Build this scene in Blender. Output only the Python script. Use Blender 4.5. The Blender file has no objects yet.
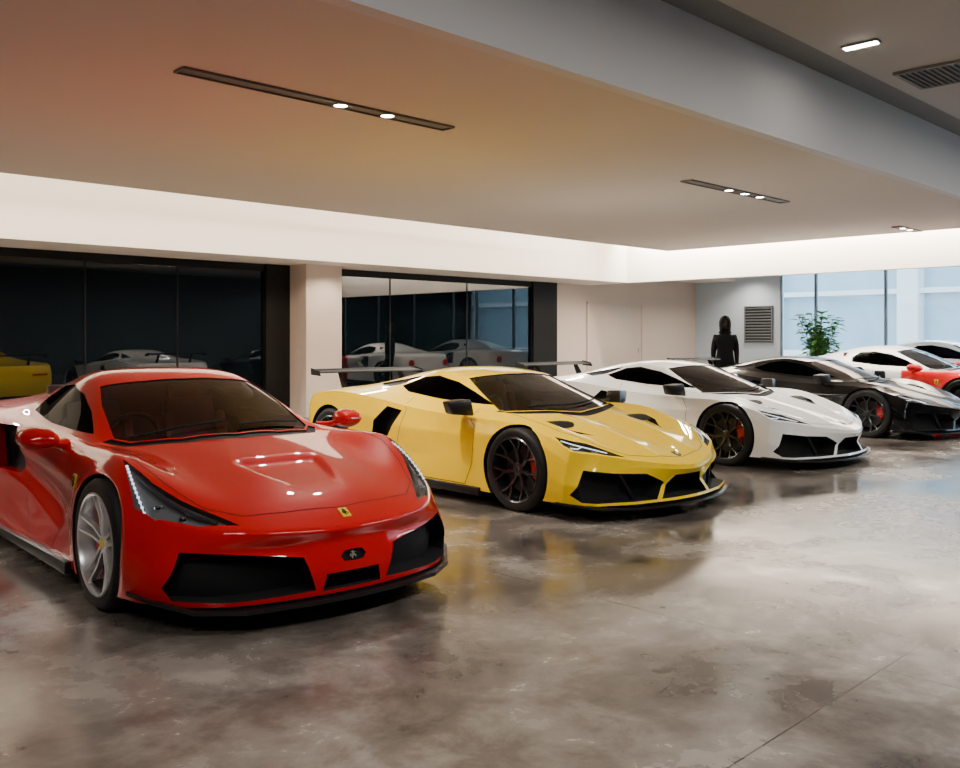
import bpy, bmesh, math, random
from mathutils import Vector, Matrix
from mathutils.bvhtree import BVHTree
from mathutils.geometry import tessellate_polygon
from mathutils.interpolate import poly_3d_calc
random.seed(4)
C = bpy.context.scene.collection
SUB = 4

# ---------------------------------------------------------------- materials
def newmat(name):
    m = bpy.data.materials.new(name); m.use_nodes = True
    return m, m.node_tree.nodes, m.node_tree.links, m.node_tree.nodes['Principled BSDF']
def pm(name, col, rough=.5, metal=0., coat=0., coatr=.03, emit=None, es=0., noise=0., ns=8., spec=.5):
    m, N, L, B = newmat(name)
    B.inputs['Base Color'].default_value = (*col, 1)
    B.inputs['Roughness'].default_value = rough
    B.inputs['Metallic'].default_value = metal
    B.inputs['Coat Weight'].default_value = coat
    B.inputs['Coat Roughness'].default_value = coatr
    B.inputs['Specular IOR Level'].default_value = spec
    if emit:
        B.inputs['Emission Color'].default_value = (*emit, 1); B.inputs['Emission Strength'].default_value = es
    if noise > 0:
        tc = N.new('ShaderNodeTexCoord'); n = N.new('ShaderNodeTexNoise'); n.inputs['Scale'].default_value = ns
        n.inputs['Detail'].default_value = 5
        r = N.new('ShaderNodeMapRange'); r.inputs['To Min'].default_value = 1 - noise; r.inputs['To Max'].default_value = 1 + noise
        mx = N.new('ShaderNodeVectorMath'); mx.operation = 'SCALE'; mx.inputs[0].default_value = col
        L.new(tc.outputs['Object'], n.inputs['Vector']); L.new(n.outputs['Fac'], r.inputs['Value'])
        L.new(r.outputs[0], mx.inputs['Scale']); L.new(mx.outputs[0], B.inputs['Base Color'])
    return m
def paint(name, col, rough=.3, metal=0., spec=.3, coat=1.):
    m, N, L, B = newmat(name)
    B.inputs['Roughness'].default_value = rough; B.inputs['Metallic'].default_value = metal
    B.inputs['Specular IOR Level'].default_value = spec
    B.inputs['Coat Weight'].default_value = coat; B.inputs['Coat Roughness'].default_value = .008
    g = N.new('ShaderNodeNewGeometry'); mx = N.new('ShaderNodeMix'); mx.data_type = 'RGBA'
    mx.inputs['A'].default_value = (*col, 1); mx.inputs['B'].default_value = (.008, .008, .008, 1)
    L.new(g.outputs['Backfacing'], mx.inputs['Factor']); L.new(mx.outputs['Result'], B.inputs['Base Color'])
    return m
def glassmat(name, tint, refl=1.45, rough=.01, gl=(1, 1, 1)):
    m, N, L, B = newmat(name); N.remove(B)
    out = N['Material Output']
    t = N.new('ShaderNodeBsdfTransparent'); t.inputs['Color'].default_value = (*tint, 1)
    g = N.new('ShaderNodeBsdfGlossy'); g.inputs['Roughness'].default_value = rough; g.inputs['Color'].default_value = (*gl, 1)
    f = N.new('ShaderNodeFresnel'); f.inputs['IOR'].default_value = refl
    x = N.new('ShaderNodeMixShader')
    L.new(f.outputs[0], x.inputs[0]); L.new(t.outputs[0], x.inputs[1]); L.new(g.outputs[0], x.inputs[2]); L.new(x.outputs[0], out.inputs[0])
    return m
M = {}
M['red'] = paint('red_paint', (.54, .0, .003), .4, spec=.05)
M['yellow'] = paint('yellow_paint', (1.0, .67, .0), .4, spec=.05, coat=.8)
M['white'] = paint('white_paint', (.90, .90, .90), .3)
M['black'] = paint('black_paint', (.003, .003, .004), .2, spec=.05, coat=.8)
M['trim'] = pm('gloss_black_trim', (.006, .006, .007), .35, coat=.15)
M['matte'] = pm('matte_black', (.005, .005, .006), .75, noise=.2, ns=60, spec=.3)
M['rubber'] = pm('tire_rubber', (.010, .010, .010), .62, noise=.2, ns=40, spec=.3)
M['alloy'] = pm('silver_alloy', (.78, .78, .80), .28, metal=.85, coat=.3)
M['blackalloy'] = pm('black_alloy', (.012, .012, .013), .3, metal=.2, coat=.5)
M['steel'] = pm('brake_steel', (.10, .098, .095), .45, metal=.8)
M['darksteel'] = pm('dark_carbon_disc', (.04, .04, .04), .5, metal=.6)
M['redcal'] = pm('red_caliper', (.6, .005, .005), .35, coat=.5)
M['glass'] = glassmat('tinted_car_glass', (.70, .66, .64), 1.42)
M['sglass'] = glassmat('dark_side_glass', (.04, .04, .045), 1.09, gl=(.6, .6, .6))
M['lens'] = glassmat('clear_lens', (.92, .94, .97), 1.4)
M['chrome'] = pm('chrome', (.8, .8, .8), .12, metal=1)
M['housing'] = pm('lamp_housing', (.20, .205, .215), .35, metal=.3)
M['hdark'] = pm('dark_lamp_housing', (.035, .036, .04), .3, metal=.3)
M['led'] = pm('led_element', (.85, .87, .9), .2, emit=(.85, .92, 1), es=1.4)
M['seat'] = pm('seat_leather', (.20, .05, .04), .5, noise=.2, ns=30)
M['dash'] = pm('dash_leather', (.05, .026, .022), .6, noise=.2, ns=30)
M['gold'] = pm('badge_yellow', (.85, .6, .02), .3, coat=.5)

# ---------------------------------------------------------------- mesh helpers
def addobj(name, me, parent=None, loc=None, label=None, cat=None, **kw):
    o = bpy.data.objects.new(name, me); C.objects.link(o)
    if parent: o.parent = parent
    if loc: o.location = loc
    if label: o['label'] = label
    if cat: o['category'] = cat
    for k, v in kw.items(): o[k] = v
    return o
def mesh(name, V, F, mats, smooth=False, angle=None, fm=None):
    me = bpy.data.meshes.new(name); me.from_pydata([tuple(v) for v in V], [], F)
    for m in (mats if isinstance(mats, (list, tuple)) else [mats]): me.materials.append(m)
    if fm: me.polygons.foreach_set('material_index', fm)
    me.polygons.foreach_set('use_smooth', [smooth] * len(me.polygons)); me.update()
    if smooth and angle: me.set_sharp_from_angle(angle=math.radians(angle))
    return me
class MB:
    def __init__(s): s.V = []; s.F = []
    def add(s, V, F):
        n = len(s.V); s.V += [Vector(v) for v in V]; s.F += [[i + n for i in f] for f in F]; return s
    def box(s, c, d, rot=None, taper=None):
        v = []
        for z in (-1, 1):
            for y in (-1, 1):
                for x in (-1, 1):
                    t = taper if (taper and z > 0) else 1
                    p = Vector((x * d[0] / 2 * t, y * d[1] / 2 * t, z * d[2] / 2))
                    if rot: p = rot @ p
                    v.append(p + Vector(c))
        return s.add(v, [[0, 2, 3, 1], [4, 5, 7, 6], [0, 1, 5, 4], [2, 6, 7, 3], [0, 4, 6, 2], [1, 3, 7, 5]])
    def bounds(s, x0, x1, y0, y1, z0, z1):
        return s.box(((x0 + x1) / 2, (y0 + y1) / 2, (z0 + z1) / 2), (x1 - x0, y1 - y0, z1 - z0))
    def lathe(s, prof, n=48, axis='x', close=False, o=(0, 0, 0)):
        v = []; f = []; k = len(prof)
        for j in range(n):
            a = 2 * math.pi * j / n
            for (t, r) in prof:
                if axis == 'x': p = (t, r * math.cos(a), r * math.sin(a))
                else: p = (r * math.cos(a), r * math.sin(a), t)
                v.append(Vector(p) + Vector(o))
        for j in range(n):
            for i in range(k - 1 + (1 if close else 0)):
                a0 = j * k + i; a1 = j * k + (i + 1) % k; b0 = ((j + 1) % n) * k + i; b1 = ((j + 1) % n) * k + (i + 1) % k
                f.append([a0, b0, b1, a1])
        return s.add(v, f)
    def tube(s, pts, r, n=8, closed=False):
        pts = [Vector(p) for p in pts]; m = len(pts); v = []; f = []
        for i, p in enumerate(pts):
            a = pts[(i - 1) % m] if (closed or i > 0) else p
            b = pts[(i + 1) % m] if (closed or i < m - 1) else p
            d = (b - a).normalized(); u = d.cross(Vector((0, 0, 1)))
            if u.length < .05: u = d.cross(Vector((1, 0, 0)))
            u.normalize(); w = d.cross(u); rr = r[i] if isinstance(r, (list, tuple)) else r
            for j in range(n):
                t = 2 * math.pi * j / n; v.append(p + (u * math.cos(t) + w * math.sin(t)) * rr)
        for i in range(m if closed else m - 1):
            for j in range(n):
                i2 = (i + 1) % m; j2 = (j + 1) % n
                f.append([i * n + j, i * n + j2, i2 * n + j2, i2 * n + j])
        if not closed: f += [list(range(n))[::-1], [(m - 1) * n + j for j in range(n)]]
        return s.add(v, f)
    def prism(s, poly, h, fn):
        n = len(poly); v = [fn(a, b, 0) for a, b in poly] + [fn(a, b, h) for a, b in poly]
        f = [list(range(n))[::-1], list(range(n, 2 * n))] + [[i, (i + 1) % n, n + (i + 1) % n, n + i] for i in range(n)]
        return s.add(v, f)
    def fix(s):
        bm = bmesh.new(); vs = [bm.verts.new(v) for v in s.V]
        for f in s.F:
            try: bm.faces.new([vs[i] for i in f])
            except ValueError: pass
        bmesh.ops.recalc_face_normals(bm, faces=bm.faces); return bm
    def obj(s, name, mat, parent=None, bevel=0, smooth=True, angle=35, sub=0, loc=None, **kw):
        bm = s.fix()
        if bevel: bmesh.ops.bevel(bm, geom=bm.edges[:], offset=bevel, segments=2, profile=.5, affect='EDGES', clamp_overlap=True)
        me = bpy.data.meshes.new(name); bm.to_mesh(me); bm.free(); me.materials.append(mat)
        me.polygons.foreach_set('use_smooth', [smooth] * len(me.polygons)); me.update()
        if smooth: me.set_sharp_from_angle(angle=math.radians(angle))
        o = addobj(name, me, parent, loc, **kw)
        if sub:
            md = o.modifiers.new('sub', 'SUBSURF'); md.levels = sub; md.render_levels = sub
        return o

# ---------------------------------------------------------------- car body engine
def eval_cage(V, F, cre, levels):
    me = bpy.data.meshes.new('cage'); me.from_pydata(V, [], F); me.update()
    at = me.attributes.new('crease_edge', 'FLOAT', 'EDGE')
    for e in me.edges:
        k = tuple(sorted(e.vertices)); at.data[e.index].value = cre.get(k, 0.)
    o = bpy.data.objects.new('cage', me); C.objects.link(o)
    md = o.modifiers.new('s', 'SUBSURF'); md.levels = levels; md.render_levels = levels
    md.boundary_smooth = 'PRESERVE_CORNERS'
    dg = bpy.context.evaluated_depsgraph_get(); dg.update()
    r = bpy.data.meshes.new_from_object(o.evaluated_get(dg), depsgraph=dg)
    bpy.data.objects.remove(o); bpy.data.meshes.remove(me)
    return r
def fnormal(P):
    n = Vector((0, 0, 0))
    for i in range(len(P)): n += P[i].cross(P[(i + 1) % len(P)])
    return n.normalized() if n.length > 1e-12 else None

class Body:
    def __init__(s, T, Fr, S, B, creases, disp=None, fit=.75, crisp=.0):
        s.crisp = crisp
        K = len(T[0]) - 1; N = len(T) - 1; R = len(Fr)
        keys = {}; V = []
        def put(k, p): keys[k] = len(V); V.append(Vector(p))
        for i in range(N + 1):
            for k in range(K + 1): put(('T', i, k), T[i][k])
        for r in range(1, R + 1):
            for k in range(K + 1): put(('F', r, k), Fr[r - 1][k])
        for i in range(1, N):
            for r in range(1, R + 1): put(('S', i, r), S[i - 1][r - 1])
        for r in range(1, R + 1):
            for k in range(K + 1): put(('B', r, k), B[r - 1][k])
        def g(k):
            t, a, b = k
            if t == 'F' and a == 0: k = ('T', 0, b)
            if t == 'B' and a == 0: k = ('T', N, b)
            if t == 'S':
                if b == 0: k = ('T', a, K)
                elif a == 0: k = ('F', b, K)
                elif a == N: k = ('B', b, K)
            return keys[k]
        F = []
        for i in range(N):
            for k in range(K): F.append([g(('T', i, k)), g(('T', i, k + 1)), g(('T', i + 1, k + 1)), g(('T', i + 1, k))])
            for r in range(R): F.append([g(('S', i, r + 1)), g(('S', i + 1, r + 1)), g(('S', i + 1, r)), g(('S', i, r))])
        for r in range(R):
            for k in range(K):
                F.append([g(('F', r + 1, k)), g(('F', r + 1, k + 1)), g(('F', r, k + 1)), g(('F', r, k))])
                F.append([g(('B', r + 1, k + 1)), g(('B', r + 1, k)), g(('B', r, k)), g(('B', r, k + 1))])
        mir = {}
        n0 = len(V)
        for idx in range(n0):
            if abs(V[idx].x) < 1e-6: mir[idx] = idx
            else: mir[idx] = len(V); V.append(Vector((-V[idx].x, V[idx].y, V[idx].z)))
        F += [[mir[i] for i in f][::-1] for f in list(F)]
        cre = {}
        for (grid, kind, idx, a, b, val) in creases:
            for t in range(a, b):
                if kind == 'col': e = (g((grid, t, idx)), g((grid, t + 1, idx)))
                else: e = (g((grid, idx, t)), g((grid, idx, t + 1)))
                cre[tuple(sorted(e))] = val; cre[tuple(sorted((mir[e[0]], mir[e[1]])))] = val
        W = [v.copy() for v in V]
        for it in range(3):
            m = eval_cage(W, F, cre, 2)
            for i in range(len(V)): W[i] += (V[i] - m.vertices[i].co) * fit
            bpy.data.meshes.remove(m)
        for i in range(len(V)):
            if abs(V[i].x) < 1e-6: W[i].x = 0
        s.base = eval_cage(W, F, cre, SUB)
        if disp:
            for v in s.base.vertices:
                sg = -1 if v.co.x < 0 else 1
                p = disp(Vector((abs(v.co.x), v.co.y, v.co.z))); v.co = (p.x * sg, p.y, p.z)
            s.base.update()
        s.vn = [v.normal.copy() for v in s.base.vertices]
        s.pv = [list(p.vertices) for p in s.base.polygons]
        s.bv = [v.co.copy() for v in s.base.vertices]
        s.bvh = BVHTree.FromPolygons(s.bv, s.pv)
        s.bm = bmesh.new(); s.bm.from_mesh(s.base)
        bmesh.ops.delete(s.bm, geom=[v for v in s.bm.verts if v.co.x < -1e-4], context='VERTS')
        for f in s.bm.faces: f.material_index = 0
        s.lay = s.bm.faces.layers.int.new('tmp')
        s.regs = []
    def nrm(s, co):
        loc, no, idx, d = s.bvh.find_nearest(co)
        w = poly_3d_calc([s.bv[i] for i in s.pv[idx]], loc)
        n = Vector((0, 0, 0))
        for wi, i in zip(w, s.pv[idx]): n += s.vn[i] * wi
        return n.normalized() if n.length > 1e-6 else no
    def loops(s, V, F, cache):
        L = []
        for f in F:
            if s.crisp:
                fn = fnormal([V[i] for i in f])
                L.append([cache[i] if (fn is None or cache[i].dot(fn) > s.crisp) else fn for i in f])
            else: L.append([cache[i] for i in f])
        return L
    def cut(s, name, poly, ax, pred, convex=False, **info):
        rid = len(s.regs) + 1; s.regs.append(dict(name=name, id=rid, **info))
        a, b = ax; bm = s.bm; lay = s.lay
        poly = [Vector((p[0], p[1], 0)) for p in poly]
        tris = [poly] if convex else [[poly[i] for i in t] for t in tessellate_polygon([poly])]
        for tri in tris:
            ar = sum(tri[i].x * tri[(i + 1) % len(tri)].y - tri[(i + 1) % len(tri)].x * tri[i].y for i in range(len(tri)))
            if abs(ar) < 1e-7: continue
            if ar < 0: tri = tri[::-1]
            x0 = min(p.x for p in tri); x1 = max(p.x for p in tri); y0 = min(p.y for p in tri); y1 = max(p.y for p in tri)
            cur = []
            for f in bm.faces:
                if f.material_index: continue
                xs = [v.co[a] for v in f.verts]; ys = [v.co[b] for v in f.verts]
                if max(xs) < x0 or min(xs) > x1 or max(ys) < y0 or min(ys) > y1: continue
                if pred(f.calc_center_median(), f.normal): cur.append(f)
            for f in cur: f[lay] = 1
            for j in range(len(tri)):
                p = tri[j]; q = tri[(j + 1) % len(tri)]; d = q - p
                if d.length < 1e-6 or not cur: continue
                co = Vector((0, 0, 0)); co[a] = p.x; co[b] = p.y
                no = Vector((0, 0, 0)); no[a] = d.y; no[b] = -d.x; no.normalize()
                geom = set(cur)
                for f in cur: geom.update(f.verts); geom.update(f.edges)
                bmesh.ops.bisect_plane(bm, geom=list(geom), dist=1e-5, plane_co=co, plane_no=no)
                nc = []
                for f in bm.faces:
                    if f[lay] == 1:
                        if (f.calc_center_median() - co).dot(no) < 0: nc.append(f)
                        else: f[lay] = 0
                cur = nc
            for f in cur: f.material_index = rid; f[lay] = 0
    def region(s, rid):
        fs = [f for f in s.bm.faces if f.material_index == rid]; m = {}; V = []; F = []
        for f in fs:
            fi = []
            for v in f.verts:
                if v not in m: m[v] = len(V); V.append(v.co.copy())
                fi.append(m[v])
            F.append(fi)
        bd = []
        for f in fs:
            for l in f.loops:
                e = l.edge
                if sum(1 for g in e.link_faces if g.material_index == rid) == 1:
                    u = l.vert; w = l.link_loop_next.vert
                    if u.co.x < 1e-4 and w.co.x < 1e-4: continue
                    bd.append((u, w))
        return V, F, bd
    def finish(s, car, pmat):
        V, F, _ = s.region(0)
        cache = [s.nrm(v) for v in V]
        LN = s.loops(V, F, cache); FM = [0] * len(F)
        out = {}
        for rg in s.regs:
            v, f, bd = s.region(rg['id'])
            if not f: print('EMPTY REGION', rg['name']); continue
            off = Vector(rg.get('off', (0, 0, 0))); wm = rg.get('wall', 1)
            for (u, w) in bd:
                a, b = u.co.copy(), w.co.copy(); n = len(V)
                V += [a, b, b + off, a + off]; F.append([n, n + 1, n + 2, n + 3])
                fn = (b - a).cross(off)
                fn = fn.normalized() if fn.length > 1e-9 else Vector((0, 0, 1))
                LN.append([fn] * 4); FM.append(wm)
            if rg.get('mat') is None: continue
            nn = [s.nrm(p) for p in v]; v2 = [p + off for p in v]
            objs = []
            L1 = s.loops(v, f, nn)
            sides = ['both'] if rg.get('center') else ['R', 'L']
            for sd in sides:
                vv, ff, ll = list(v2), [list(q) for q in f], list(L1)
                if sd == 'L': vv, ff, ll = s.mirror(vv, ff, ll)
                if sd == 'both':
                    a, b, c = s.mirror(vv, ff, ll); k = len(vv); vv = vv + a; ff = ff + [[i + k for i in q] for q in b]; ll = ll + c
                me = s.mk(rg['name'], vv, ff, ll, [rg['mat']], None, rg.get('center'))
                objs.append(addobj(rg['name'], me, car, label=rg.get('label')))
                if rg.get('lens'):
                    nl = [p - q * .002 for p, q in zip(v, nn)]; ff, ll = [list(q) for q in f], list(L1)
                    if sd == 'L': nl, ff, ll = s.mirror(nl, ff, ll)
                    addobj('lens', s.mk('lens', nl, ff, ll, [M['lens']], None, None), objs[-1])
            out[rg['name']] = objs
        a, b, c = s.mirror(V, F, LN); k = len(V)
        me = s.mk('body', V + a, F + [[i + k for i in q] for q in b], LN + c, [pmat, M['matte']], FM + FM, None)
        out['body'] = addobj('body', me, car)
        s.bm.free()
        return out
    @staticmethod
    def mirror(V, F, L):
        return [Vector((-v.x, v.y, v.z)) for v in V], [f[::-1] for f in F], [[Vector((-n.x, n.y, n.z)) for n in l][::-1] for l in L]
    @staticmethod
    def mk(name, V, F, L, mats, fm, weld):
        if weld:
            key = {}; mp = []; V2 = []
            for v in V:
                k = (round(v.x, 5), round(v.y, 5), round(v.z, 5)) if abs(v.x) < 1e-4 else id(v)
                if k not in key: key[k] = len(V2); V2.append(v)
                mp.append(key[k])
            V = V2; F = [[mp[i] for i in f] for f in F]
        me = bpy.data.meshes.new(name); me.from_pydata([tuple(v) for v in V], [], F)
        for m in mats: me.materials.append(m)
        if fm: me.polygons.foreach_set('material_index', fm)
        me.polygons.foreach_set('use_smooth', [True] * len(me.polygons)); me.update()
        me.normals_split_custom_set([tuple(n) for l in L for n in l])
        return me
    def hit(s, p, ax):
        if ax == 'top': o, d = Vector((p[0], p[1], 3)), Vector((0, 0, -1))
        elif ax == 'side': o, d = Vector((3, p[0], p[1])), Vector((-1, 0, 0))
        else: o, d = Vector((p[0], -4, p[1])), Vector((0, 1, 0))
        loc, no, idx, dist = s.bvh.ray_cast(o, d)
        if loc is None: return None, None
        return loc, s.nrm(loc)
    def ribbon(s, pts, ax, car, name='panel_gap', w=.005, mat=None, step=.03, h=.0012):
        P = []
        for i in range(len(pts) - 1):
            a = Vector(pts[i]); b = Vector(pts[i + 1]); n = max(1, int((b - a).length / step))
            for j in range(n): P.append(a.lerp(b, j / n))
        P.append(Vector(pts[-1]))
        H = [s.hit(p, ax) for p in P]; H = [q for q in H if q[0] is not None]
        if len(H) < 2: return
        if H[0][0].x < .01: H = [(Vector((-l.x, l.y, l.z)), Vector((-n.x, n.y, n.z))) for l, n in H[:0:-1]] + H; both = True
        else: both = False
        V = []
        for i, (l, n) in enumerate(H):
            d = (H[min(i + 1, len(H) - 1)][0] - H[max(i - 1, 0)][0]).normalized(); t = n.cross(d).normalized()
            V += [l + n * h + t * w / 2, l + n * h - t * w / 2]
        F = [[2 * i, 2 * i + 1, 2 * i + 3, 2 * i + 2] for i in range(len(H) - 1)]
        addobj(name, mesh(name, V, F, mat or M['matte'], True), car)
        if not both: addobj(name, mesh(name, [Vector((-v.x, v.y, v.z)) for v in V], [f[::-1] for f in F], mat or M['matte'], True), car)

def circle(cx, cy, r, n=48): return [(cx + r * math.cos(2 * math.pi * i / n), cy + r * math.sin(2 * math.pi * i / n)) for i in range(n)]

# ---------------------------------------------------------------- wheels
def make_wheel(car, x, y, side, style, R=.343, cal=None, W=.25):
    e = bpy.data.objects.new('wheel', None); C.objects.link(e); e.parent = car; e.location = (x * side, y, R); e.empty_display_size = .2
    if side < 0: e.rotation_euler = (0, 0, math.pi)
    rr = .268
    MB().lathe([(-W, rr), (-W + .003, R - .03), (-W + .03, R), (-.035, R), (-.008, R - .018), (0, R - .045), (-.008, rr)], 64, close=True).obj('tire', M['rubber'], e, angle=50)
    am = M['alloy'] if style == 'star' else M['blackalloy']
    b = MB().lathe([(-.006, rr + .002), (.0, rr - .004), (-.004, rr - .014), (-.03, rr - .024), (-W + .01, rr - .028)], 64)
    def spoke(th, r0, r1, l0, l1, w0, w1, x0, x1, dp=.022):
        c, s_ = math.cos(th), math.sin(th); v = []
        for (r, l, w, xx) in ((r0, l0, w0, x0), ((r0 + r1) / 2, (l0 + l1) / 2, (w0 + w1) / 2, (x0 + x1) / 2 - .012), (r1, l1, w1, x1)):
            for (ll, xf) in ((l - w, xx - dp), (l - w * .75, xx), (l + w * .75, xx), (l + w, xx - dp)):
                v.append((xf, c * r - s_ * ll, s_ * r + c * ll))
        f = []
        for q in (0, 4):
            for j in range(4): f.append([q + j, q + (j + 1) % 4, q + 4 + (j + 1) % 4, q + 4 + j])
        f += [[0, 1, 2, 3], [8, 9, 10, 11]]
        b.add(v, f)
    if style == 'star':
        for j in range(5):
            th = math.pi / 2 + j * 2 * math.pi / 5
            for sg in (-1, 1): spoke(th, .035, .252, sg * .015, sg * .040, .010, .010, -.045, -.006, .026)
    else:
        for j in range(7):
            th = math.pi / 2 + j * 2 * math.pi / 7
            spoke(th, .035, .15, 0, 0, .018, .016, -.05, -.03, .03)
            for sg in (-1, 1): spoke(th, .14, .25, 0, sg * .055, .013, .011, -.03, -.008, .028)
    b.lathe([(-.045, .001), (-.043, .04), (-.05, .055), (-.1, .06)], 32)
    b.obj('rim', am, e, angle=30)
    MB().lathe([(-.038, .0), (-.038, .024), (-.045, .028)], 24).obj('center_cap', M['gold'] if style == 'star' else M['trim'], e)
    MB().lathe([(-.115, .07), (-.112, .195), (-.14, .195), (-.14, .07)], 48, close=True).lathe([(-.1, .0), (-.1, .075), (-.15, .08)], 24).obj('brake_disc', M['steel'] if style == 'star' else M['darksteel'], e, angle=30)
    v = []; f = []; n = 10
    for j in range(n + 1):
        a = math.radians(-35 + 70 * j / n) + (math.pi if style == 'star' else 0) + .25
        for (xx, r) in ((-.085, .125), (-.08, .21), (-.16, .21), (-.16, .125)): v.append((xx, r * math.cos(a), r * math.sin(a)))
    for j in range(n):
        for q in range(4): f.append([j * 4 + q, j * 4 + (q + 1) % 4, j * 4 + 4 + (q + 1) % 4, j * 4 + 4 + q])
    f += [[0, 1, 2, 3], [n * 4 + q for q in range(4)]]
    MB().add(v, f).obj('brake_caliper', cal or M['redcal'], e, angle=30)
    return e

def interior(car, yb, zr, zb=.80):
    d = MB(); d.prism([(yb + .05, .55), (yb + .05, zb - .05), (yb + .35, zb - .02), (yb + .6, zb - .08), (yb + .6, .5)], 1.2, lambda a, b, t: (t - .6, a, b))
    d.obj('dashboard', M['dash'], car, bevel=.012)
    ps = []
    for j in range(24):
        a = 2 * math.pi * j / 24; ps.append((-.36 + .175 * math.cos(a), yb + .66 - .05 * math.sin(a), zb - .04 + .165 * math.sin(a)))
    MB().tube(ps, .015, 8, True).box((-.36, yb + .67, zb - .04), (.3, .03, .035)).box((-.36, yb + .67, zb - .1), (.035, .03, .14)).obj('steering_wheel', M['matte'], car)
    for sx in (-.36, .36):
        s = MB(); s.box((sx, yb + 1.08, .38), (.46, .5, .16)); s.box((sx, yb + 1.38, .66), (.46, .15, .62), Matrix.Rotation(-.28, 3, 'X'), .8)
        s.box((sx, yb + 1.50, .99), (.24, .09, .15), Matrix.Rotation(-.2, 3, 'X'))
        for k in (-1, 1): s.box((sx + k * .21, yb + 1.33, .62), (.07, .18, .46), Matrix.Rotation(-.28, 3, 'X'))
        s.obj('seat', M['seat'], car, bevel=.025)
    MB().bounds(-.7, .7, yb, yb + 1.7, .14, .2).bounds(-.6, .6, yb + 1.62, yb + 1.66, .2, zr - .12).obj('cabin_tub', M['dash'], car)

HORSE = [(-.1, -.5), (.02, -.48), (.0, -.3), (.12, -.12), (.3, -.2), (.28, -.35), (.38, -.36), (.4, -.12), (.2, .02), (.12, .16), (.32, .2), (.34, .28), (.12, .27), (.02, .38), (-.04, .5), (-.14, .42), (-.3, .33), (-.26, .26), (-.12, .26), (-.14, .1), (-.32, .12), (-.34, .04), (-.16, .0), (-.14, -.1), (-.26, -.14), (-.4, .05), (-.42, -.1), (-.25, -.24), (-.12, -.3)]
BULL = [(-.42, .05), (-.3, .2), (-.1, .22), (.1, .12), (.26, .1), (.38, .22), (.34, .05), (.42, -.08), (.3, -.12), (.2, -.1), (.18, -.34), (.1, -.34), (.06, -.12), (-.16, -.08), (-.26, -.32), (-.34, -.32), (-.3, -.05)]
def badge(b, car, p, ax, w, h, plate, mark, shield=True, side=1, shape=HORSE):
    loc, n = b.hit(p, ax)
    if loc is None: return
    up = Vector((0, 0, 1)) - n * n.z; up.normalize(); rt = up.cross(n).normalized()
    if side < 0:
        loc = Vector((-loc.x, loc.y, loc.z)); n = Vector((-n.x, n.y, n.z)); up = Vector((-up.x, up.y, up.z)); rt = up.cross(n).normalized()
    par = car
    if plate:
        poly = [(-.5, .5), (.5, .5), (.5, -.1), (.3, -.38), (0, -.5), (-.3, -.38), (-.5, -.1)] if shield else [(-.5, .5), (.5, .5), (.5, -.5), (-.5, -.5)]
        par = MB().prism(poly, .006, lambda a, c, t: loc + rt * a * w + up * c * h + n * (t - .002)).obj('badge', plate, car, smooth=False)
    k = .75 if plate else 1
    MB().prism(shape, .003, lambda a, c, t: loc + rt * a * w * k + up * c * h * k + n * (t + (.0045 if plate else .001))).obj('emblem', mark, par, smooth=False)

def lip(car, pts, z0, z1, mat, name='front_splitter', back=.16, rise=0.):
    full = [(-x, y) for x, y in pts[:0:-1]] + pts
    V = []; F = []; m = len(full); xm = pts[-1][0]
    for (x, y) in full:
        k = 1 - .10; dz = rise * max(0, (abs(x) / xm - .75) / .25) ** 1.5
        V += [(x, y, z0 + dz), (x, y, z1 + dz), (x * k, y + back, z1 + .01), (x * k, y + back, z0)]
    for i in range(m - 1):
        for q in range(4): F.append([i * 4 + q, i * 4 + (q + 1) % 4, i * 4 + 4 + (q + 1) % 4, i * 4 + 4 + q])
    F += [[0, 1, 2, 3], [(m - 1) * 4 + q for q in range(4)]]
    return MB().add(V, F).obj(name, mat, car, angle=20)

def sm(a, b, x):
    t = max(0, min(1, (x - a) / (b - a))); return t * t * (3 - 2 * t)
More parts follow.
